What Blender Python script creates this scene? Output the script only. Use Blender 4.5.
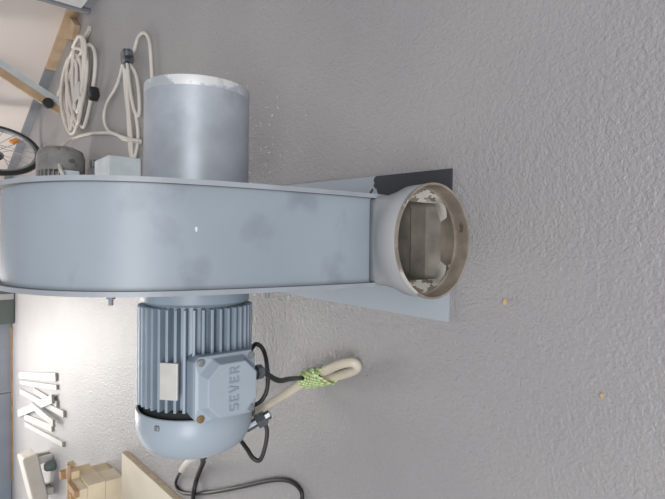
import bpy, bmesh, math, random
from mathutils import Vector, Matrix
random.seed(7)
for o in list(bpy.data.objects): bpy.data.objects.remove(o)
SC = bpy.context.scene; COL = SC.collection; PI = math.pi

# ------------------------------------------------------------------ camera (phone held sideways: the picture is turned a quarter)
PITCH = math.radians(41)
c_, s_ = math.cos(PITCH), math.sin(PITCH)
cam = bpy.data.cameras.new('camera'); camo = bpy.data.objects.new('camera', cam); COL.objects.link(camo)
cam.sensor_fit = 'HORIZONTAL'; cam.sensor_width = 36; cam.lens = 36*500/665; cam.clip_start = .02
up = Vector((0, s_, c_)); fwd = Vector((0, c_, -s_)); rt = Vector((1, 0, 0))
m = Matrix.Identity(4)
for i in range(3):
    m[i][0] = -up[i]; m[i][1] = rt[i]; m[i][2] = -fwd[i]
m[2][3] = .9
camo.matrix_world = m
SC.camera = camo
# ------------------------------------------------------------------ world, daylight, exposure
SC.view_settings.view_transform = 'Standard'; SC.view_settings.look = 'None'
SC.view_settings.exposure = 0.0; SC.view_settings.gamma = 1; SC.view_settings.use_curve_mapping = False
W = bpy.data.worlds.new('daylight'); SC.world = W; W.use_nodes = True
W.node_tree.nodes['Background'].inputs[0].default_value = (.93, .95, 1, 1)
W.node_tree.nodes['Background'].inputs[1].default_value = .36
def area(name, loc, target, sx, sy, power, col):
    l = bpy.data.lights.new(name, 'AREA'); l.shape = 'RECTANGLE'; l.size = sx; l.size_y = sy; l.energy = power; l.color = col
    o = bpy.data.objects.new(name, l); COL.objects.link(o); o.location = loc
    o.rotation_euler = (Vector(target)-Vector(loc)).to_track_quat('-Z', 'Y').to_euler()
area('window_light_behind', (-.5, -2.3, 3.0), (0, 1.6, 0), 3.0, 1.5, 142, (1, .985, .97))
area('window_light_far', (-.95, 6.0, 1.25), (-.7, 3.0, .0), 1.2, 1.7, 74, (1, .95, .89))

# ------------------------------------------------------------------ materials
def mat(name, col, rough=.5, metal=0, vary=0, vscale=6, bump=0, bscale=60, patch=None):
    """col varies by noise; patch = (colour, scale, low, high): stains of another colour with their own outline"""
    M = bpy.data.materials.new(name); M.use_nodes = True
    N = M.node_tree.nodes; L = M.node_tree.links; b = N['Principled BSDF']
    b.inputs['Roughness'].default_value = rough; b.inputs['Metallic'].default_value = metal
    tc = N.new('ShaderNodeTexCoord')
    def noise(sc, det=4):
        n = N.new('ShaderNodeTexNoise'); n.inputs['Scale'].default_value = sc; n.inputs['Detail'].default_value = det
        L.new(tc.outputs['Object'], n.inputs['Vector']); return n
    def mix(f, a, bb):
        x = N.new('ShaderNodeMix'); x.data_type = 'RGBA'
        L.new(f, x.inputs[0])
        for s, v in ((6, a), (7, bb)):
            if isinstance(v, tuple): x.inputs[s].default_value = (*v, 1)
            else: L.new(v, x.inputs[s])
        return x.outputs[2]
    out = None
    if vary:
        n = noise(vscale); r = N.new('ShaderNodeMapRange'); r.inputs[1].default_value = .35; r.inputs[2].default_value = .65
        L.new(n.outputs[0], r.inputs[0])
        out = mix(r.outputs[0], tuple(x*(1-vary) for x in col), tuple(min(1, x*(1+vary)) for x in col))
    for (pc, ps, lo, hi) in (patch or []):
        n = noise(ps, 6); r = N.new('ShaderNodeMapRange'); r.inputs[1].default_value = lo; r.inputs[2].default_value = hi
        L.new(n.outputs[0], r.inputs[0]); out = mix(r.outputs[0], out if out is not None else col, pc)
    if out is None: b.inputs['Base Color'].default_value = (*col, 1)
    else: L.new(out, b.inputs['Base Color'])
    if bump:
        n = noise(bscale, 3); bp = N.new('ShaderNodeBump'); bp.inputs['Strength'].default_value = bump; bp.inputs['Distance'].default_value = .004
        L.new(n.outputs[0], bp.inputs['Height']); L.new(bp.outputs[0], b.inputs['Normal'])
    return M
M = {}
M['band'] = mat('band_paint', (.295, .345, .398), .42, 0, .06, 5, .05, 30, [((.225, .26, .31), 11, .56, .72), ((.72, .75, .78), 26, .735, .75)])
M['paint'] = mat('blue_grey_paint', (.40, .465, .54), .45, 0, .05, 8)
M['flange'] = mat('flange_paint', (.32, .35, .39), .45, 0, .08, 14)
M['motor'] = mat('motor_paint', (.28, .345, .415), .42, 0, .06, 14)
M['cowl'] = mat('cowl_paint', (.375, .44, .505), .36, 0, .03, 9, 0, 1, [((.22, .22, .22), 24, .74, .77)])
M['letter'] = mat('letter_relief_shade', (.29, .34, .40), .5)  # darker than the lid: shading of the raised letters put into the colour
M['plate_tag'] = mat('bare_aluminium', (.62, .61, .58), .45, .3, .05, 40)
M['stub'] = mat('stub_grey', (.335, .345, .36), .5, 0, .05, 10, 0, 1, [((.33, .31, .29), 8, .58, .75)])
M['inner'] = mat('dusty_steel', (.35, .305, .255), .45, .35, .22, 22, .12, 40, [((.72, .70, .66), 13, .635, .665), ((.14, .12, .10), 34, .67, .7)])
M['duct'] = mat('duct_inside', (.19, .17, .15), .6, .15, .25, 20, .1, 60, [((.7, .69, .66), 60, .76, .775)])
M['galv'] = mat('worn_steel', (.42, .455, .51), .44, .25, .10, 12, .04, 25, [((.30, .33, .38), 9, .56, .75), ((.75, .76, .77), 24, .72, .75)])
M['rim'] = mat('chipped_rim', (.46, .49, .53), .42, .2, .1, 20, 0, 1, [((.72, .73, .74), 16, .56, .60), ((.20, .11, .06), 30, .74, .76)])
M['flake'] = mat('paint_flake', (.70, .68, .63), .7, 0, .1, 40)
M['dark'] = mat('black_rubber', (.02, .021, .023), .45)
M['gap_shade'] = mat('gap_shade_black', (.015, .016, .018), .8)
M['cable'] = mat('white_cable', (.74, .70, .64), .45, 0, .06, 9)
M['hose'] = mat('cream_hose', (.66, .60, .49), .4, 0, .05, 12)
M['steel'] = mat('steel', (.34, .36, .38), .4, .7, .1, 30)
M['gland'] = mat('gland_metal', (.20, .22, .24), .35, .75, .2, 60)
M['brass'] = mat('rusty_screw', (.30, .20, .10), .5, .5)
M['pine'] = mat('pine', (.80, .66, .44), .6, 0, .10, 12)
M['pine2'] = mat('pine_pale', (.86, .75, .56), .6, 0, .08, 9)
M['brownwood'] = mat('brown_wood', (.50, .30, .15), .6, 0, .15, 16)
M['trimwood'] = mat('trim_wood', (.55, .40, .26), .6, 0, .12, 10)
M['ply'] = mat('plywood', (.84, .76, .62), .55, 0, .05, 5)
M['plyedge'] = mat('plywood_edge', (.72, .58, .40), .6, 0, .12, 30)
M['white'] = mat('white_lacquer', (.56, .55, .535), .5, 0, .03, 8)
M['lathend'] = mat('sawn_end', (.38, .34, .30), .7, 0, .15, 40)
M['wall'] = mat('wall_paint', (.80, .73, .685), .7, 0, .03, 2)
M['greytrim'] = mat('grey_trim', (.24, .255, .285), .6, 0, .06, 8)
M['doorgrey'] = mat('door_panel', (.36, .41, .48), .5, 0, .05, 5)
M['greymotor'] = mat('old_motor_grey', (.27, .27, .26), .5, .1, .15, 18, 0, 1, [((.16, .14, .12), 22, .6, .66)])
M['boxpaint'] = mat('pale_box', (.60, .66, .69), .5, 0, .08, 12)
M['cream'] = mat('cream_plastic', (.68, .64, .57), .5, 0, .04, 8)
M['cab'] = mat('cabinet_white', (.70, .71, .73), .45)
M['bingrey'] = mat('bin_grey', (.13, .16, .15), .5)
M['chip'] = mat('wood_chip', (.62, .42, .22), .7)
def emis(name, col, st):
    m_ = bpy.data.materials.new(name); m_.use_nodes = True; b = m_.node_tree.nodes['Principled BSDF']
    b.inputs['Base Color'].default_value = (*col, 1); b.inputs['Emission Color'].default_value = (*col, 1); b.inputs['Emission Strength'].default_value = st
    return m_
M['daylight'] = emis('daylit_glass', (1, .97, .93), 1.9)
M['amber'] = emis('amber', (.9, .35, .06), 0); M['amber'].node_tree.nodes['Principled BSDF'].inputs['Roughness'].default_value = .2
# earth wire: green and yellow bands along the object
gy = mat('earth_wire', (.3, .5, .1), .4); gn = gy.node_tree
tc = gn.nodes.new('ShaderNodeTexCoord'); wv = gn.nodes.new('ShaderNodeTexWave'); wv.inputs['Scale'].default_value = 38; wv.inputs['Distortion'].default_value = 1.5
rp = gn.nodes.new('ShaderNodeValToRGB'); rp.color_ramp.interpolation = 'CONSTANT'
rp.color_ramp.elements[0].color = (.30, .52, .22, 1); rp.color_ramp.elements[1].color = (.80, .82, .45, 1); rp.color_ramp.elements[1].position = .5
gn.links.new(tc.outputs['Object'], wv.inputs['Vector']); gn.links.new(wv.outputs[0], rp.inputs[0]); gn.links.new(rp.outputs[0], gn.nodes['Principled BSDF'].inputs['Base Color'])
M['earth'] = gy
# base plate: pale paint with a ragged-edged dark corner
bpM = mat('plate_paint', (.40, .45, .50), .5); n_ = bpM.node_tree; b_ = n_.nodes['Principled BSDF']
tc = n_.nodes.new('ShaderNodeTexCoord'); sx = n_.nodes.new('ShaderNodeSeparateXYZ'); n_.links.new(tc.outputs['Object'], sx.inputs[0])
nz = n_.nodes.new('ShaderNodeTexNoise'); nz.inputs['Scale'].default_value = 22; nz.inputs['Detail'].default_value = 5; n_.links.new(tc.outputs['Object'], nz.inputs['Vector'])
def mth(op, a, b):
    x = n_.nodes.new('ShaderNodeMath'); x.operation = op
    for i, v in enumerate((a, b)):
        if isinstance(v, (int, float)): x.inputs[i].default_value = v
        else: n_.links.new(v, x.inputs[i])
    return x.outputs[0]
edge = mth('ADD', sx.outputs[1], mth('MULTIPLY', mth('SUBTRACT', nz.outputs[0], .5), .14))
msk = mth('MULTIPLY', mth('LESS_THAN', edge, -.165), mth('GREATER_THAN', mth('ADD', sx.outputs[0], mth('MULTIPLY', nz.outputs[0], .06)), .06))
mx = n_.nodes.new('ShaderNodeMix'); mx.data_type = 'RGBA'; n_.links.new(msk, mx.inputs[0])
mx.inputs[6].default_value = (.40, .45, .50, 1); mx.inputs[7].default_value = (.045, .05, .058, 1); n_.links.new(mx.outputs[2], b_.inputs['Base Color'])
M['baseplate'] = bpM
# floor: grey hammered coating
fl = bpy.data.materials.new('floor_coating'); fl.use_nodes = True; N = fl.node_tree.nodes; L = fl.node_tree.links; b = N['Principled BSDF']
tc = N.new('ShaderNodeTexCoord')
def fn(sc, det, dist=0):
    n = N.new('ShaderNodeTexNoise'); n.inputs['Scale'].default_value = sc; n.inputs['Detail'].default_value = det; n.inputs['Distortion'].default_value = dist
    L.new(tc.outputs['Object'], n.inputs['Vector']); return n
def fmix(f, a, bb):
    x = N.new('ShaderNodeMix'); x.data_type = 'RGBA'; L.new(f, x.inputs[0])
    for s, v in ((6, a), (7, bb)):
        if isinstance(v, tuple): x.inputs[s].default_value = (*v, 1)
        else: L.new(v, x.inputs[s])
    return x.outputs[2]
def frange(v, lo, hi):
    r = N.new('ShaderNodeMapRange'); r.inputs[1].default_value = lo; r.inputs[2].default_value = hi; L.new(v, r.inputs[0]); return r.outputs[0]
colr = fmix(frange(fn(1.7, 5).outputs[0], .35, .65), (.342, .334, .342), (.382, .373, .378))
near = N.new('ShaderNodeVectorMath'); near.operation = 'DISTANCE'; near.inputs[1].default_value = (.36, 1.43, 0); L.new(tc.outputs['Object'], near.inputs[0])
rg = N.new('ShaderNodeMapRange'); rg.inputs[1].default_value = .1; rg.inputs[2].default_value = .45; rg.inputs[3].default_value = .66; rg.inputs[4].default_value = .80; L.new(near.outputs['Value'], rg.inputs[0])
gt = N.new('ShaderNodeMath'); gt.operation = 'GREATER_THAN'; L.new(fn(62, 3).outputs[0], gt.inputs[0]); L.new(rg.outputs[0], gt.inputs[1])
colr = fmix(gt.outputs[0], colr, (.66, .65, .64))       # paint spatter by the inlet
L.new(colr, b.inputs['Base Color'])
b.inputs['Roughness'].default_value = .38
h1 = fn(165, 3, .6); h2 = fn(70, 2, .4)
ad = N.new('ShaderNodeMath'); ad.operation = 'ADD'; L.new(h1.outputs[0], ad.inputs[0]); L.new(h2.outputs[0], ad.inputs[1])
bp = N.new('ShaderNodeBump'); bp.inputs['Strength'].default_value = .62; bp.inputs['Distance'].default_value = .005
L.new(ad.outputs[0], bp.inputs['Height']); L.new(bp.outputs[0], b.inputs['Normal'])
M['floor'] = fl

# ------------------------------------------------------------------ mesh helpers
def obj(name, bm, material, parent=None, smooth=None, bevel=0):
    me = bpy.data.meshes.new(name)
    bmesh.ops.recalc_face_normals(bm, faces=bm.faces); bm.to_mesh(me); bm.free()
    o = bpy.data.objects.new(name, me); COL.objects.link(o)
    for mm in (material if isinstance(material, (list, tuple)) else [material]): me.materials.append(mm)
    if parent: o.parent = parent
    if smooth is not None:
        for p in me.polygons: p.use_smooth = True
        me.set_sharp_from_angle(angle=math.radians(smooth))
    if bevel:
        md = o.modifiers.new('bevel', 'BEVEL'); md.width = bevel; md.segments = 2; md.limit_method = 'ANGLE'
    return o
def tag(o, label, cat, group=None):
    o['label'] = label; o['category'] = cat
    if group: o['group'] = group
    return o
def thing(name, label, cat, loc, rz=0, group=None):
    o = bpy.data.objects.new(name, None); COL.objects.link(o); o.location = loc; o.rotation_euler = (0, 0, rz)
    o.empty_display_size = .05
    return tag(o, label, cat, group)
def struct(o): o['kind'] = 'structure'; return o
def box(bm, x0, x1, y0, y1, z0, z1, mi=0, xf=None):
    v = [bm.verts.new((x, y, z)) for z in (z0, z1) for y in (y0, y1) for x in (x0, x1)]
    fs = []
    for q in ((0, 1, 3, 2), (4, 5, 7, 6), (0, 1, 5, 4), (2, 3, 7, 6), (0, 2, 6, 4), (1, 3, 7, 5)):
        f = bm.faces.new([v[i] for i in q]); f.material_index = mi; fs.append(f)
    if xf is not None:
        for q in v: q.co = xf @ q.co
    return v
def B(*a, **k):
    bm = bmesh.new(); box(bm, *a, **k); return bm
def bar(bm, a, b, w, h, mi=0, up=Vector((0, 0, 1))):
    a, b = Vector(a), Vector(b); d = b-a; l = d.length; d.normalize()
    s = d.cross(up).normalized(); u = s.cross(d)
    X = Matrix(((s.x, d.x, u.x, a.x), (s.y, d.y, u.y, a.y), (s.z, d.z, u.z, a.z), (0, 0, 0, 1)))
    return box(bm, -w/2, w/2, 0, l, -h/2, h/2, mi, X)
def spline(pts, n=8, closed=False):
    P = [Vector(p) for p in pts]; out = []; k = len(P)
    rng = range(k if closed else k-1)
    for i in rng:
        g = lambda j: P[j % k] if closed else P[max(0, min(k-1, j))]
        p0, p1, p2, p3 = g(i-1), g(i), g(i+1), g(i+2)
        for j in range(n):
            t = j/n
            out.append(.5*((2*p1)+(p2-p0)*t+(2*p0-5*p1+4*p2-p3)*t*t+(3*p1-p0-3*p2+p3)*t**3))
    if not closed: out.append(P[-1])
    return out
def tube(bm, pts, r, seg=10, closed=False, smooth_n=8, mi=0):
    P = spline(pts, smooth_n, closed) if smooth_n else [Vector(p) for p in pts]
    k = len(P); rings = []; nrm = None
    for i, p in enumerate(P):
        a = P[(i-1) % k] if closed else P[max(0, i-1)]; b = P[(i+1) % k] if closed else P[min(k-1, i+1)]
        t = (b-a)
        if t.length < 1e-7: t = Vector((0, 0, 1))
        t.normalize()
        if nrm is None: nrm = t.cross(Vector((0, 0, 1)) if abs(t.z) < .9 else Vector((1, 0, 0))).normalized()
        nrm = (nrm-t*nrm.dot(t)).normalized(); bn = t.cross(nrm)
        rings.append([bm.verts.new(p+r*(math.cos(2*PI*j/seg)*nrm+math.sin(2*PI*j/seg)*bn)) for j in range(seg)])
    for i in range(k if closed else k-1):
        A, Bq = rings[i], rings[(i+1) % k]
        for j in range(seg): bm.faces.new((A[j], A[(j+1) % seg], Bq[(j+1) % seg], Bq[j])).material_index = mi
    if not closed:
        bm.faces.new(rings[0]).material_index = mi; bm.faces.new(rings[-1]).material_index = mi
def T(*a, **k):
    bm = bmesh.new(); tube(bm, *a, **k); return bm
def lathe(bm, prof, cen, seg=48, axis='X', closed=False, mi=0):
    """prof: (position along axis, radius)"""
    rings = []
    for (x, r) in prof:
        ring = []
        for j in range(seg):
            a = 2*PI*j/seg; p, q = r*math.cos(a), r*math.sin(a)
            co = {'X': (x, p, q), 'Y': (p, x, q), 'Z': (p, q, x)}[axis]
            ring.append(bm.verts.new(Vector(co)+Vector(cen)))
        rings.append(ring)
    n = len(rings)
    for i in range(n if closed else n-1):
        A, Bq = rings[i], rings[(i+1) % n]
        for j in range(seg): bm.faces.new((A[j], A[(j+1) % seg], Bq[(j+1) % seg], Bq[j])).material_index = mi
    if not closed:
        for r_ in (rings[0], rings[-1]): bm.faces.new(r_).material_index = mi
def LT(*a, **k):
    bm = bmesh.new(); lathe(bm, *a, **k); return bm

# ------------------------------------------------------------------ the room
struct(obj('floor', B(-4.5, 3.2, -2.5, 6.3, -.12, 0), M['floor']))
struct(obj('wall_back', B(-4.5, 3.2, 6.16, 6.3, 2.4, 3.2), M['wall']))
bm = bmesh.new(); box(bm, -.35, 3.2, 6.16, 6.3, 0, 2.4); struct(obj('wall_back_side', bm, M['wall']))
for i, (x0, x1) in enumerate(((-4.5, -3.1), (-3.1, -1.49), (-1.49, -.35))):        # glazed doors with grey panels at the foot
    d = struct(obj('door_%d' % (i+1), B(x0+.008, x1-.008, 6.15, 6.2, 0.004, .22), M['doorgrey']))
    bm = bmesh.new()
    for xx in (x0+.008, x1-.058): box(bm, xx, xx+.05, 6.13, 6.2, .22, 2.4)
    box(bm, x0+.058, x1-.058, 6.13, 6.2, 2.33, 2.4); box(bm, x0+.058, x1-.058, 6.13, 6.2, .22, .27)
    struct(obj('door_frame', bm, M['doorgrey'], d))
    struct(obj('door_glass', B(x0+.058, x1-.058, 6.16, 6.18, .27, 2.33), M['daylight'], d))
struct(obj('trim_1', B(-2.4, -.8, 6.10, 6.13, 0, .012), M['brownwood']))
# right wall runs obliquely
wa, wb = Vector((1.855, 2.74, 0)), Vector((.75, 6.16, 0)); wd = (wb-wa).normalized(); wn = Vector((wd.y, -wd.x, 0))
bm = bmesh.new(); bar(bm, wa+wn*.06+Vector((0, 0, 1.6)), wb+wn*.06+Vector((0, 0, 1.6)), .1, 3.2); struct(obj('wall_right', bm, M['wall']))
def wp(t, z=0, off=0): return wa+wd*t-wn*off+Vector((0, 0, z))
bm = bmesh.new(); bar(bm, wp(.45, .032, .004), wp(1.58, .032, .004), .03, .064); struct(obj('baseboard_right', bm, M['trimwood']))
bm = bmesh.new(); bar(bm, wp(1.585, .032, .004), wp(3.6, .032, .004), .034, .064); struct(obj('trim_2', bm, M['greytrim']))

# ------------------------------------------------------------------ the extractor fan
CY, CZ = 1.04, .397
fan = thing('centrifugal_fan', 'large blue-grey painted extractor fan with finned motor standing on the grey floor', 'fan', (.0235, CY, 0), math.radians(-1))
prof = spline([(0, .636, .257), (0, .640, .33), (0, .649, .42), (0, .664, .52), (0, .690, .62), (0, .730, .69), (0, .79, .738), (0, .87, .767), (0, .96, .774),
               (0, 1.08, .752), (0, 1.22, .685), (0, 1.33, .57), (0, 1.37, .43), (0, 1.33, .28), (0, 1.23, .165), (0, 1.10, .112), (0, .96, .10), (0, .80, .10), (0, .636, .10)], 6)
prof = [Vector((0, p.y-CY, p.z)) for p in prof]
BW = .0755
bm = bmesh.new(); prev = None; tk = .003
rows = []
for i, p in enumerate(prof):
    a, b = prof[max(0, i-1)], prof[min(len(prof)-1, i+1)]; t = (b-a).normalized(); nn = Vector((0, -t.z, t.y)); nn = nn if nn.dot(p-Vector((0, 0, CZ))) > 0 else -nn
    rows.append((p, nn))
r4 = [[bm.verts.new((sx*BW, p.y-q*nn.y*tk, p.z-q*nn.z*tk)) for sx in (-1, 1) for q in (0, 1)] for p, nn in rows]
for A, C in zip(r4, r4[1:]):
    bm.faces.new((A[0], A[2], C[2], C[0])); f = bm.faces.new((A[1], A[3], C[3], C[1])); f.material_index = 1
    bm.faces.new((A[0], A[1], C[1], C[0])); bm.faces.new((A[2], A[3], C[3], C[2]))
obj('scroll_band', bm, [M['band'], M['duct']], fan, 40)
for sx in (-1, 1):
    bm = bmesh.new(); ring = []
    for x in (sx*BW, sx*(BW+.0075)):
        ring.append([bm.verts.new((x, p.y+nn.y*.012, p.z+nn.z*.012)) for p, nn in rows])
    n = len(rows)
    bm.faces.new(ring[0]).material_index = 1; bm.faces.new(ring[1]).material_index = 0
    for i in range(n): bm.faces.new((ring[0][i], ring[0][(i+1) % n], ring[1][(i+1) % n], ring[1][i]))
    obj('side_plate', bm, [M['flange'], M['duct']], fan)
# outlet stub: square to round
def loft(sections, n=64):
    bm = bmesh.new(); R = [[bm.verts.new(q) for q in s] for s in sections]
    for A, C in zip(R, R[1:]):
        for j in range(n): bm.faces.new((A[j], A[(j+1) % n], C[(j+1) % n], C[j]))
    return bm
def rect_sec(y, hx, z0, z1, n=64):
    out = []
    for j in range(n):
        a = 2*PI*(j+.5)/n; cx, cz = math.cos(a), math.sin(a); k = 1/max(abs(cx), abs(cz))
        out.append((hx*cx*k, y, (z0+z1)/2+(z1-z0)/2*cz*k))
    return out
def circ_sec(y, r, zc, n=64, tilt=0): return [(r*math.cos(2*PI*(j+.5)/n), y+tilt*math.sin(2*PI*(j+.5)/n), zc+r*math.sin(2*PI*(j+.5)/n)) for j in range(n)]
RZ, RR = .187, .1015
y0, y1, y2 = .637-CY, .585-CY, .545-CY
def blend(a, b, t): return [tuple(p*(1-t)+q*t for p, q in zip(u, v)) for u, v in zip(a, b)]
ra, rb = rect_sec(y0, .080, .078, .259), circ_sec(y1, RR-.001, RZ)
obj('outlet_transition', loft([ra, blend(ra, rb, .35), blend(ra, rb, .7), rb, circ_sec(y2, RR, RZ)]), [M['stub'], M['flake']], fan, 50)
sd_ = bpy.data.objects['outlet_transition'].modifiers.new('wall', 'SOLIDIFY'); sd_.thickness = .0015; sd_.offset = -1; sd_.material_offset = 1
# dusty inside: duct mouth, flaking square-to-round walls, then the wider round collar
yi = .606-CY
ra, rb = rect_sec(yi, .0735, .090, .256, 96), circ_sec(.572-CY, RR-.007, RZ, 96)
secs = [rect_sec(y0+.03, .0725, .108, .256, 96), rect_sec(y0-.004, .073, .1035, .256, 96), ra]+[blend(ra, rb, k/7) for k in range(1, 8)]
bm = loft(secs, 96)
fr = random.Random(4)
for f in bm.faces:
    c = f.calc_center_median(); k = abs(c.x)/.0735
    if c.y < yi and k > .62 and math.sin(c.z*140+c.y*90)*.5+math.sin(c.z*61-c.y*210+c.x*30)*.5+fr.uniform(-.3, .3) > -.15: f.material_index = 1
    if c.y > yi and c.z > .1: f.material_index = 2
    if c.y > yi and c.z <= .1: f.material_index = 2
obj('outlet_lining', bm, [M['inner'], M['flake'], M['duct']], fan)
bm = loft([circ_sec(.572-CY, RR-.008, RZ), circ_sec(.572-CY, RR-.0035, RZ), circ_sec(y2-.001, RR-.0028, RZ), circ_sec(y2-.0015, RR+.0008, RZ), circ_sec(y2+.004, RR+.0008, RZ)])
col = obj('outlet_collar', bm, M['inner'], fan, 30)

# base plate, pedestal
bm = bmesh.new()
q = [(-.173, .646-CY), (.157, .643-CY), (.172, 1.42-CY), (-.158, 1.42-CY)]
lo = [bm.verts.new((x, y, .001)) for x, y in q]; hi = [bm.verts.new((x, y, .006)) for x, y in q]
bm.faces.new(lo); bm.faces.new(hi)
for i in range(4): bm.faces.new((lo[i], lo[(i+1) % 4], hi[(i+1) % 4], hi[i]))
obj('base_plate', bm, M['baseplate'], fan)
for y in (-.16, .16): obj('pedestal', B(-.06, .06, y-.006, y+.006, .006, .125), M['paint'], fan)
# inlet pipe to the right
X0, X1, R = BW+.0075, .329, .1125
obj('inlet_pipe', LT([(X0, R), (X1-.02, R), (X1-.02, R-.003), (X0, R-.003)], (0, 0, CZ), 64, closed=True), M['galv'], fan, 40)
obj('inlet_rim', LT([(X1-.02, R), (X1-.008, R+.0006), (X1, R), (X1, R-.003), (X1-.02, R-.003)], (0, 0, CZ), 64, closed=True), M['rim'], fan, 40)
obj('inlet_collar', LT([(X0, R+.006), (X0+.005, R+.006), (X0+.005, R), (X0, R)], (0, 0, CZ), 64, closed=True), M['flange'], fan, 40)
# side bolts
for (y, z) in ((-0.300, 0.672), (-0.350, 0.441)):
    bm = LT([(-BW-.0075, .0035), (-BW-.022, .0035)], (0, y, z), 10); lathe(bm, [(-BW-.0075, .0065), (-BW-.013, .0065)], (0, y, z), 6)
    obj('bolt', bm, M['greytrim'], fan, 40)
# motor to the left
RM = .121
bm = LT([(-.137, .04), (-.137, .100), (-.36, .100), (-.36, .04)], (0, 0, CZ), 48)
NF = 42
for k in range(NF):
    a = 2*PI*k/NF+.04; X = Matrix.Translation((0, 0, CZ)) @ Matrix.Rotation(a, 4, 'X')
    v = box(bm, -.350, -.143, -.0030, .0030, .096, RM+.002, 0, X)
    v = [w for w in v]
motor = obj('motor_body', bm, M['motor'], fan, None, .0012)
obj('mounting_flange', LT([(-BW-.0075, .085), (-BW-.010, .104), (-.100, .106), (-.103, .1165), (-.134, .1165), (-.140, .108), (-.140, .09)], (0, 0, CZ), 48), M['motor'], motor, 30)
obj('gap_shade_core', LT([(-.351, .111), (-.385, .111)], (0, 0, CZ), 48), M['gap_shade'], motor)  # black core stands in for the shade between fins and cowl
obj('fan_cowl', LT([(-0.364, 0.1235), (-0.366, 0.1255), (-0.402, 0.1255), (-0.420, 0.1215), (-0.442, 0.1105), (-0.456, 0.0905), (-0.464, 0.0700), (-0.466, 0.0300), (-0.466, 0.0010), (-0.463, 0.0010), (-0.459, 0.0700), (-0.436, 0.1085), (-0.397, 0.1205), (-0.364, 0.1205)], (0, 0, CZ), 64, closed=True), M['cowl'], motor, 50)
for a in (2.55, -1.05, .5):
    X = Matrix.Translation((0, 0, CZ)) @ Matrix.Rotation(a, 4, 'X')
    bm = bmesh.new(); box(bm, -.386, -.376, -.005, .005, .123, .130, 0, X); obj('cowl_screw', bm, M['steel'], motor, None, .001)
# name plate on the fins, above the terminal box
a = math.radians(40)
X = Matrix.Translation((0, 0, CZ)) @ Matrix.Rotation(a, 4, 'X')
bm = bmesh.new(); box(bm, -.322, -.248, -.019, .019, .120, .1275, 0, X)
npl = obj('name_plate', bm, M['plate_tag'], motor, None, .001)
# terminal box on the front of the motor
TX0, TX1, TZ0, TZ1 = -.358, -.236, .333, .463
tx, tz = (TX0+TX1)/2, (TZ0+TZ1)/2
def octa(hx, hz, ch, y): return [(tx+x, y, tz+z) for x, z in ((-hx+ch, -hz), (hx-ch, -hz), (hx, -hz+ch), (hx, hz-ch), (hx-ch, hz), (-hx+ch, hz), (-hx, hz-ch), (-hx, -hz+ch))]
def prism(secs):
    bm = bmesh.new(); R = [[bm.verts.new(q) for q in s] for s in secs]; n = len(R[0])
    for A, C in zip(R, R[1:]):
        for j in range(n): bm.faces.new((A[j], A[(j+1) % n], C[(j+1) % n], C[j]))
    bm.faces.new(R[0]); bm.faces.new(R[-1]); return bm
TY = -.168           # lid front
tb = obj('terminal_box', prism([octa(.062, .064, .012, -.085), octa(.066, .068, .012, -.122), octa(.066, .068, .012, -.132)]), M['motor'], fan, None, .002)
obj('box_lid', prism([octa(.066, .068, .010, -.133), octa(.066, .068, .010, -.140), octa(.060, .062, .028, -.143), octa(.052, .054, .026, TY)]), M['cowl'], tb, None, .0022)
for sxx in (-1, 1):
    for szz in (-1, 1):
        bm = LT([(-.137, .0075), (-.1445, .0075), (-.1455, .005)], (tx+sxx*.055, 0, tz+szz*.057), 14, 'Y')
        o = obj('screw', bm, M['brass'] if (sxx, szz) == (-1, 1) else M['steel'], tb, 40)
        if (sxx, szz) == (-1, 1): o['label'] = 'rusty screw'
# raised lettering on the lid
G = {'S': [((1, .9), (.15, .9)), ((.1, .85), (.1, .55)), ((.1, .5), (.9, .5)), ((.9, .45), (.9, .12)), ((.85, .1), (0, .1))],
     'E': [((.1, 0), (.1, 1)), ((.2, .9), (.95, .9)), ((.2, .5), (.8, .5)), ((.2, .1), (.95, .1))],
     'V': [((.05, 1), (.45, .04)), ((.95, 1), (.55, .04))],
     'R': [((.1, 0), (.1, 1)), ((.2, .9), (.85, .9)), ((.9, .85), (.9, .58)), ((.85, .5), (.2, .5)), ((.5, .48), (.95, 0))]}
bm = bmesh.new(); lw, lh, gap = .013, .022, .0055
xx = tx-(5*lw+4*gap)/2; zb = tz-.012
for ch in 'SEVER':
    for (a0, b0), (a1, b1) in G[ch]:
        bar(bm, (xx+a0*lw, TY-.0008, zb+b0*lh), (xx+a1*lw, TY-.0008, zb+b1*lh), .0033, .0024, 0, Vector((0, 1, 0)))
    xx += lw+gap
obj('lettering', bm, M['letter'], tb)
gx = tx+.010
gl = obj('cable_gland', LT([(.334, .015), (.324, .015), (.323, .011), (.318, .011), (.317, .016), (.304, .016), (.297, .009)], (gx, -.122, 0), 8, 'Z'), M['gland'], tb, 30)

# ------------------------------------------------------------------ cables of the fan
wl = lambda x, y, z: (x+.0235, y+CY, z)
tag(obj('power_cable', T([wl(gx, -.122, .303), (-0.296, 0.935, 0.251), (-0.316, 0.990, 0.177), (-0.346, 1.071, 0.085), (-0.350, 1.070, 0.058), (-0.335, 1.021, 0.056)], .0062), M['dark'], None, 60), 'black cable from the silver gland of the motor box down to the cream hose', 'cable')
tag(obj('cream_hose', T([(-0.458, 1.160, 0.210), (-0.464, 1.233, 0.100), (-0.423, 1.188, 0.050), (-0.374, 1.118, 0.020), (-0.349, 1.030, 0.014), (-0.318, 0.950, 0.014), (-0.298, 0.915, 0.022), (-0.284, 0.919, 0.036), (-0.297, 0.962, 0.045), (-0.327, 1.025, 0.046), (-0.349, 1.084, 0.047)], .0125, 14), M['hose'], None, 60), 'thick cream hose doubled into a loop on the floor beside the motor', 'hose')
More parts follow.
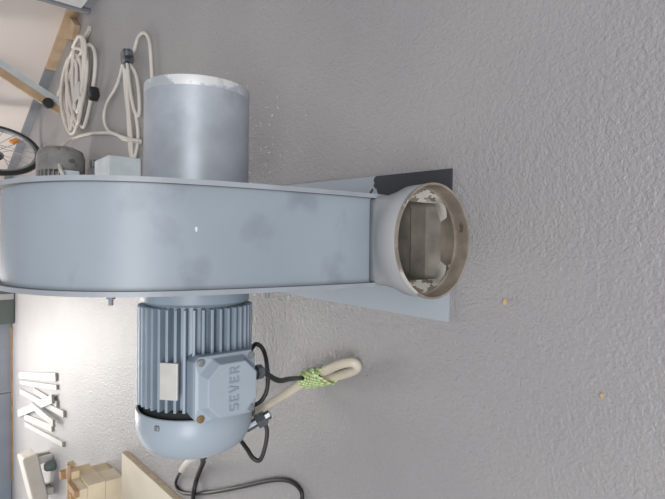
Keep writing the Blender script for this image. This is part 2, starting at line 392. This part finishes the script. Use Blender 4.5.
# earth wire wound round the doubled hose
A0, A1 = Vector((-0.361, 1.098, 0.036)), Vector((-0.333, 1.008, 0.036)); ax = (A1-A0); dd = ax.normalized(); uu = dd.cross(Vector((0, 0, 1))).normalized(); vv = uu.cross(dd)
pts = []
for k in range(9*12+1):
    t = k/(9*12); a = t*9*2*PI; jig = .001*math.sin(k*.37)
    pts.append(A0+ax*t+uu*((.0235+jig)*math.cos(a))+vv*((.034+jig)*math.sin(a)))
pts += [A1+vv*.038+dd*.004, A1+vv*.046-uu*.012-dd*.006, A1+vv*.052-uu*.022+dd*.002]
tag(obj('earth_wire', T(pts, .0033, 6, smooth_n=2), M['earth'], None, 60), 'green and yellow wire wound round the cream hose', 'wire')
ht = thing('hanging_cable', 'black cable hanging in a loop under the motor with a metal gland', 'cable', (-0.407, 1.020, 0.233))
o0 = Vector(ht.location); rel = lambda p: tuple(Vector(p)-o0)
obj('wire', T([rel(p) for p in ((-0.247, 1.050, 0.253), (-0.228, 1.030, 0.249), (-0.242, 1.020, 0.235), (-0.280, 1.000, 0.237), (-0.330, 1.000, 0.237), (-0.361, 1.010, 0.248), (-0.385, 1.050, 0.259))], .0055), M['dark'], ht, 60)
obj('wire', T([rel(p) for p in ((-0.410, 1.030, 0.232), (-0.438, 1.020, 0.224), (-0.478, 1.020, 0.230), (-0.505, 1.020, 0.244), (-0.500, 1.030, 0.257), (-0.483, 1.050, 0.262), (-0.465, 1.090, 0.263))], .0055), M['dark'], ht, 60)
bm = bmesh.new(); p0, p1 = rel((-0.432, 1.050, 0.264)), rel((-0.401, 1.020, 0.215))
tube(bm, [p0, p1], .012, 8, smooth_n=1); q0 = Vector(p0).lerp(Vector(p1), .45); q1 = Vector(p0).lerp(Vector(p1), .8); tube(bm, [q0, q1], .019, 6, smooth_n=1)
obj('gland', bm, M['gland'], ht)
fc = thing('floor_cable', 'thin black cable with a white sleeve curving over the floor below the motor', 'cable', (-1.015, 2.038, 0.000))
o0 = Vector(fc.location)
obj('wire', T([rel(p) for p in ((-0.879, 1.898, 0.045), (-0.949, 2.006, 0.014), (-0.996, 2.040, 0.008), (-1.012, 1.990, 0.008), (-0.969, 1.851, 0.008), (-0.886, 1.655, 0.008), (-0.805, 1.480, 0.008), (-0.739, 1.340, 0.008), (-0.704, 1.247, 0.008), (-0.699, 1.191, 0.008), (-0.715, 1.162, 0.008), (-0.758, 1.167, 0.008))], .0065), M['dark'], fc, 60)
obj('white_sleeve', T([rel(p) for p in (wl(-.44, .05, .272), (-.50, 1.22, .17), (-0.741, 1.660, 0.115), (-0.879, 1.898, 0.045))], .0125), M['cable'], fc, 40)
tag(obj('floor_cable', T([wl(-.40, .03, .285), (-.46, 1.2, .16), (-0.716, 1.603, 0.090), (-0.807, 1.747, 0.030), (-0.900, 1.836, 0.011), (-0.945, 1.839, 0.022), (-1.008, 1.871, 0.011), (-1.116, 1.862, 0.011)], .0095), M['dark'], None, 60), 'thicker black cable running straight out of the picture below the motor', 'cable')

# ------------------------------------------------------------------ timber on the left
sh = thing('plywood_sheet', 'pale plywood sheet lying on the floor beside the timber stack', 'board', (-1.045, 2.655, 0))
obj('face', B(-1.2, 0, -1.45, 0, .026, .030), M['ply'], sh)
obj('core', B(-1.2, 0, -1.45, 0, .001, .026), M['plyedge'], sh)
px, py = -1.20, 2.72
blocks = [('pine beam on the floor at the front of the timber stack', (-.62, 0, 0, .15, .001, .088), 'pine2'), ('pine beam on the floor at the back of the timber stack', (-.62, -.02, .155, .30, .001, .088), 'pine'),
          ('pale pine beam in the middle front of the timber stack', (-.62, .004, 0, .15, .089, .175), 'pine2'), ('pine beam in the middle back of the timber stack', (-.62, .0, .155, .30, .089, .175), 'pine'),
          ('wide pine board on the upper front of the timber stack', (-.62, -.004, -.004, .14, .176, .216), 'pine2'),
          ('narrow pine slat on the upper middle of the timber stack', (-.55, .035, .145, .20, .176, .214), 'pine'), ('pine slat on the upper back of the timber stack', (-.55, .05, .21, .27, .176, .214), 'pine')]
for lab, (x0, x1, y0_, y1_, z0, z1), mm in blocks:
    tag(obj('timber', B(px+x0, px+x1, py+y0_, py+y1_, z0, z1), M[mm], None, None, .003), lab, 'timber', 'beams of the timber stack')
for lab, (x0, x1, y0_, y1_, z0, z1), mm in (('short brown offcut crosswise on top of the timber stack', (-.035, .0, -.01, .13, .217, .24), 'brownwood'), ('long thin brown lath along the top of the timber stack', (-.5, -.05, .07, .10, .217, .236), 'brownwood'),
        ('thin pale lath on the back top of the timber stack', (-.3, .07, .16, .19, .215, .232), 'trimwood'), ('small brown block at the rear top of the timber stack', (-.02, .02, .215, .255, .215, .25), 'brownwood')):
    tag(obj('offcut', B(px+x0, px+x1, py+y0_, py+y1_, z0, z1), M[mm], None, None, .002), lab, 'offcut', 'offcuts on the timber stack')
laths = [('white lath farthest right of the scattered laths on the far floor', (-1.215, 5.633, 0.000), (-0.949, 4.151, 0.000), .06, .0), ('white lath second from the right of the scattered pile, with a tan end', (-1.273, 5.582, 0.000), (-1.018, 4.120, 0.000), .035, .0),
         ('white lath leaning across the middle of the pile, pointing to the fan motor', (-1.213, 4.937, 0.000), (-1.143, 4.120, 0.000), .04, .0), ('long white lath running aslant under the crossed pieces', (-1.359, 5.582, 0.000), (-1.167, 3.916, 0.000), .045, .0),
         ('broad white lath crossing over the others towards the right', (-1.571, 5.582, 0.000), (-1.113, 4.182, 0.000), .065, .018), ('tan-ended lath on the left side of the scattered pile', (-1.549, 5.383, 0.000), (-1.363, 4.277, 0.000), .05, .0),
         ('white lath farthest left, nearest the cream stool', (-1.611, 5.335, 0.000), (-1.388, 3.944, 0.000), .035, .0), ('short white lath ending in the middle of the pile', (-1.315, 4.855, 0.000), (-1.261, 4.060, 0.000), .05, .036)]
for i, (lab, a, b, w, z) in enumerate(laths):
    t = thing('lath', lab, 'lath', (a[0], a[1], z), 0, 'white laths scattered on the far floor')
    d = Vector(b)-Vector(a); e = d*(1-.012/d.length)
    bm = bmesh.new(); bar(bm, (0, 0, .009), (e.x, e.y, .009), w, .016); obj('face', bm, M['cream'] if i == 5 else M['white'], t)
    bm = bmesh.new(); bar(bm, (e.x, e.y, .009), (d.x, d.y, .009), w, .016); obj('sawn_end', bm, M['lathend'], t)
# low stool
st = thing('low_stool', 'low cream stool with a thick tilted seat near the back wall', 'stool', (-1.72, 4.38, 0), math.radians(8))
bm = bmesh.new(); X = Matrix.Translation((0, 0, .125)) @ Matrix.Rotation(math.radians(-11), 4, 'Y')
box(bm, -.19, .17, -.12, .12, -.05, .05, 0, X); obj('seat', bm, M['cream'], st, None, .012)
for x, y in ((-.13, -.07), (-.13, .07), (.11, -.07), (.11, .07)):
    bm = bmesh.new(); bar(bm, (x, y, .001), (x, y, .105+.18*x), .05, .05, 0, Vector((0, 1, 0))); obj('leg', bm, M['white'], st, None, .004)
obj('foot_pad', LT([(.001, .035), (.02, .04), (.06, .034), (.075, .02)], (.07, -.16, 0), 16, 'Z'), M['bingrey'], st, 40)
bn = thing('storage_bin', 'dark grey bin with a white stripe against the back wall behind the fan', 'bin', (-0.565, 5.962, -0.000))
obj('body', B(-.19, .19, 0, .16, .001, .42), M['bingrey'], bn, None, .012); obj('stripe', B(.06, .115, -.006, 0, .01, .40), M['white'], bn)

# ------------------------------------------------------------------ things on the right
cb = thing('cabinet', 'pale grey cabinet whose corner stands at the right edge by the wood baseboard', 'cabinet', (1.475, 2.70, 0))
obj('body', B(0, .17, 0, .62, .05, .8), M['cab'], cb, None, .004); obj('plinth', B(.01, .165, .01, .61, 0, .05), M['greytrim'], cb)
obj('corner_post', B(-.012, .04, .622, .655, 0, .8), M['greytrim'], cb, None, .003)
# leaning batten
f0, f1 = Vector((1.01, 4.05, .012)), Vector((1.395, 3.935, .80)); bd = f1-f0
bt = thing('leaning_batten', 'wooden batten with a grey face leaning on the right wall, black rubber foot', 'batten', (f0.x, f0.y, 0))
rl = lambda p: Vector(p)-Vector((f0.x, f0.y, 0))
sd = bd.cross(Vector((0, 1, 0))).normalized(); sd = sd if sd.x > 0 else -sd; UY = Vector((0, 1, 0))
bm = bmesh.new(); bar(bm, rl(f0), rl(f1), .055, .022, 0, UY); obj('wood_strip', bm, M['trimwood'], bt)
bm = bmesh.new(); bar(bm, rl(f0+sd*.05), rl(f1+sd*.05), .045, .026, 0, UY); obj('grey_strip', bm, M['greytrim'] if 0 else M['boxpaint'], bt)
kn = f0+bd*.10-sd*.015+Vector((0, -.03, 0))
obj('rubber_foot', T([rl(kn), rl(kn+Vector((0, -.035, 0)))], .036, 14, smooth_n=1), M['dark'], bt, 40)
# small wedge offcut and thin stick
bm = bmesh.new(); w = [(1.455, 3.531, 0.000), (1.603, 3.728, 0.000), (1.444, 3.807, 0.000), (1.387, 3.603, 0.000)]
lo = [bm.verts.new((p[0], p[1], .001)) for p in w]; hi = [bm.verts.new((p[0], p[1], .04)) for p in w]; bm.faces.new(lo); bm.faces.new(hi)
for i in range(4): bm.faces.new((lo[i], lo[(i+1) % 4], hi[(i+1) % 4], hi[i]))
tag(obj('wood_offcut', bm, M['trimwood'], None, None, .003), 'wedge-shaped wood offcut on the floor by the wood baseboard', 'offcut')
bm = bmesh.new(); bar(bm, Vector((1.356, 3.285, 0.012)), Vector((1.135, 4.096, 0.012)), .03, .02)
tag(obj('stick', bm, M['cream'], None, None, .003), 'thin pale stick lying under the coiled white cable', 'stick')
# coiled extension cable
ca = thing('extension_cable', 'coiled white extension cable with black plug on the floor by the leaning batten', 'cable', (1.03, 3.50, 0))
pts = []; turns = 8
for k in range(turns*16+1):
    t = k/16; a = 2*PI*t; i = int(t); rnd = random.Random(i*11+3)
    w = .5+.5*math.sin(2.4*t+.6)
    A_ = .222+.05*rnd.random(); Bq = .10+.19*w
    cx, cy = .03*math.sin(1.9*t), .13*math.cos(1.35*t)
    x, y = A_*math.cos(a), Bq*math.sin(a)
    # the bundle opens to the right and gathers to the left
    y *= (1+.42*math.cos(a)); th = math.radians(4)+.16*math.sin(3.1*i); x += .03*math.sin(5.3*i+2)
    pts.append((cx+x*math.cos(th)-y*math.sin(th), cy+x*math.sin(th)+y*math.cos(th), .014+.006*t))
obj('wire', T(pts, .0105, 8, smooth_n=2), M['cable'], ca, 60)
o0 = Vector(ca.location)
pl = rel((0.893, 3.065, 0.050)); X = Matrix.Translation(pl) @ Matrix.Rotation(.5, 4, 'Z')
bm = bmesh.new(); box(bm, -.034, .034, -.03, .03, -.025, .028, 0, X); obj('plug', bm, M['dark'], ca, None, .012)
bm = bmesh.new(); X = Matrix.Translation(rel((0.967, 3.346, 0.070))) @ Matrix.Rotation(.1, 4, 'Z'); box(bm, -.045, .045, -.06, .06, -.004, .004, 0, X); obj('paper_tag', bm, M['white'], ca)
# second cable, bundled
cb2 = thing('bundled_cable', 'loosely bundled white cable with dark plug on the floor next to the inlet pipe', 'cable', (.85, 2.68, 0)); o0 = Vector(cb2.location)
obj('wire', T([rel(p) for p in ((0.949, 2.562, 0.030), (0.974, 2.478, 0.030), (1.027, 2.452, 0.020), (1.026, 2.373, 0.020), (0.973, 2.311, 0.020), (0.882, 2.287, 0.020), (0.755, 2.275, 0.020), (0.599, 2.299, 0.020))], .0085, 8), M['cable'], cb2, 60)
for pp in ([(0.956, 2.621, 0.030), (0.844, 2.636, 0.020), (0.681, 2.592, 0.020), (0.500, 2.563, 0.020), (0.404, 2.520, 0.020)], [(0.932, 2.547, 0.040), (0.789, 2.519, 0.030), (0.651, 2.451, 0.030), (0.532, 2.452, 0.020), (0.439, 2.492, 0.030), (0.560, 2.490, 0.040), (0.740, 2.533, 0.040), (0.911, 2.547, 0.045)],
           [(0.935, 2.548, 0.030), (0.845, 2.451, 0.030), (0.739, 2.411, 0.030), (0.643, 2.411, 0.030), (0.657, 2.422, 0.045), (0.746, 2.462, 0.050), (0.912, 2.517, 0.050)], [(0.950, 2.636, 0.030), (0.875, 2.760, 0.020), (0.817, 2.929, 0.020), (0.744, 2.982, 0.020), (0.663, 2.911, 0.020), (0.606, 2.744, 0.020), (0.539, 2.490, 0.045), (0.508, 2.356, 0.045)]):
    obj('wire', T([rel(p) for p in pp], .0085, 8), M['cable'], cb2, 60)
bm = bmesh.new(); X = Matrix.Translation(rel((0.950, 2.532, 0.050))) @ Matrix.Rotation(.2, 4, 'Z')
box(bm, -.032, .032, -.026, .026, -.03, .02, 0, X); box(bm, -.014, .014, -.06, -.026, -.015, .015, 0, X); tube(bm, [X @ Vector((-.032, 0, 0)), X @ Vector((-.06, .0, 0))], .014, 8, smooth_n=1)
obj('plug', bm, M['gland'], cb2, None, .008)
# old motor, its cable, and a pale box
mo = thing('electric_motor', 'old grey electric motor with rounded end lying on the floor behind the fan', 'motor', (.36, 3.36, 0))
mz, mr = .155, .132
bm = LT([(-.16, .05), (-.16, mr-.02), (.10, mr-.02), (.10, .05)], (0, 0, mz), 32)
for k in range(30):
    X = Matrix.Translation((0, 0, mz)) @ Matrix.Rotation(2*PI*k/30, 4, 'X'); box(bm, -.15, .125, -.004, .004, mr-.024, mr-.002, 0, X)
obj('finned_body', bm, M['greymotor'], mo)
obj('end_cover', LT([(.105, mr-.006), (.107, mr), (.19, mr), (.232, mr-.014), (.252, mr-.05), (.258, .02), (.258, .002)], (0, 0, mz), 40), M['greymotor'], mo, 40)
for y in (-.09, .09): obj('foot', B(-.12, .08, y-.03, y+.03, 0, .075), M['greymotor'], mo, None, .005)
obj('terminal_cover', B(.0, .10, -.175, -.11, mz-.06, mz+.03), M['boxpaint'], mo, None, .005)
tag(obj('motor_cable', T([(.42, 3.20, .17), (.45, 3.16, .20), (0.579, 3.413, 0.160), (0.667, 3.531, 0.100), (0.734, 3.604, 0.030), (0.715, 3.328, 0.012), (0.662, 2.991, 0.012), (0.623, 2.801, 0.012), (0.575, 2.675, 0.012), (0.522, 2.447, 0.012)], .0105, 8), M['cable'], None, 60), 'white cable running from the old grey motor across the floor', 'cable')
bx = thing('metal_box', 'pale blue-grey box with a small handle on the floor by the fan', 'box', (.27, 2.46, 0))
obj('body', B(-.17, .175, 0, .22, .001, .155), M['boxpaint'], bx, None, .005)
obj('handle', T([(.06, 0, .08), (.06, -.03, .08), (.06, -.03, .12), (.06, 0, .12)], .008, 8, smooth_n=3), M['steel'], bx, 60)
tag(obj('dark_block', B(.475, .515, 3.06, 3.11, .001, .06), M['gland'], None, None, .003), 'small dark block on the floor between the old motor and the pale box', 'block')
# bicycle wheel
bwh = thing('bicycle_wheel', 'bicycle wheel with black tyre and orange reflector standing by the right wall', 'wheel', (.79, 4.70, 0), math.radians(46))
WR = .33
def circ(r, n=48, y=0): return [(r*math.cos(2*PI*k/n), y, WR+r*math.sin(2*PI*k/n)) for k in range(n)]
obj('tyre', T(circ(WR-.02), .021, 10, True, 0), M['dark'], bwh, 60)
obj('rim', LT([(-.011, WR-.055), (.011, WR-.055), (.013, WR-.036), (-.013, WR-.036)], (0, 0, WR), 48, 'Y', True), M['steel'], bwh, 40)
obj('hub', LT([(-.05, .012), (-.035, .03), (-.03, .014), (.03, .014), (.035, .045), (.05, .045), (.055, .012)], (0, 0, WR), 20, 'Y'), M['gland'], bwh, 40)
obj('fork', T([(0, .06, WR), (.02, .06, WR+.25), (.05, .03, WR+.42)], .018, 10), M['dark'], bwh, 60)
obj('sprocket', LT([(.056, .07), (.062, .07), (.062, .02), (.056, .02)], (0, 0, WR), 28, 'Y', True), M['dark'], bwh)
for k in range(20):
    a = 2*PI*k/20; b = a+(.35 if k % 2 else -.35); s = .035 if k % 4 < 2 else -.035
    obj('spoke', T([(.025*math.cos(b), s, WR+.025*math.sin(b)), ((WR-.054)*math.cos(a), 0, WR+(WR-.054)*math.sin(a))], .0022, 5, smooth_n=1), M['steel'], bwh)
X = Matrix.Translation((.135, -.005, WR-.15)) @ Matrix.Rotation(.75, 4, 'Y'); bm = bmesh.new(); box(bm, -.04, .04, -.012, .012, -.02, .02, 0, X); obj('reflector', bm, M['amber'], bwh, None, .006)
# chips on the floor
for i, (lab, p, s) in enumerate((('orange wood chip on the open floor in front of the base plate', (-0.103, 0.517, 0.000), .010), ('tiny dark chip on the floor past the end of the hose loop', (-0.323, 0.898, 0.000), .006), ('small tan chip on the open floor far from the fan', (-0.246, 0.338, 0.000), .006))):
    bm = bmesh.new(); vs = [bm.verts.new((p[0]+s*random.uniform(.5, 1)*math.cos(j*1.05), p[1]+.6*s*random.uniform(.5, 1)*math.sin(j*1.05), .001)) for j in range(6)]
    f = bm.faces.new(vs); e = bmesh.ops.extrude_face_region(bm, geom=[f])
    for v in e['geom']:
        if isinstance(v, bmesh.types.BMVert): v.co.z += .004
    tag(obj('floor_chip', bm, M['lathend'] if i == 1 else M['chip']), lab, 'chip')
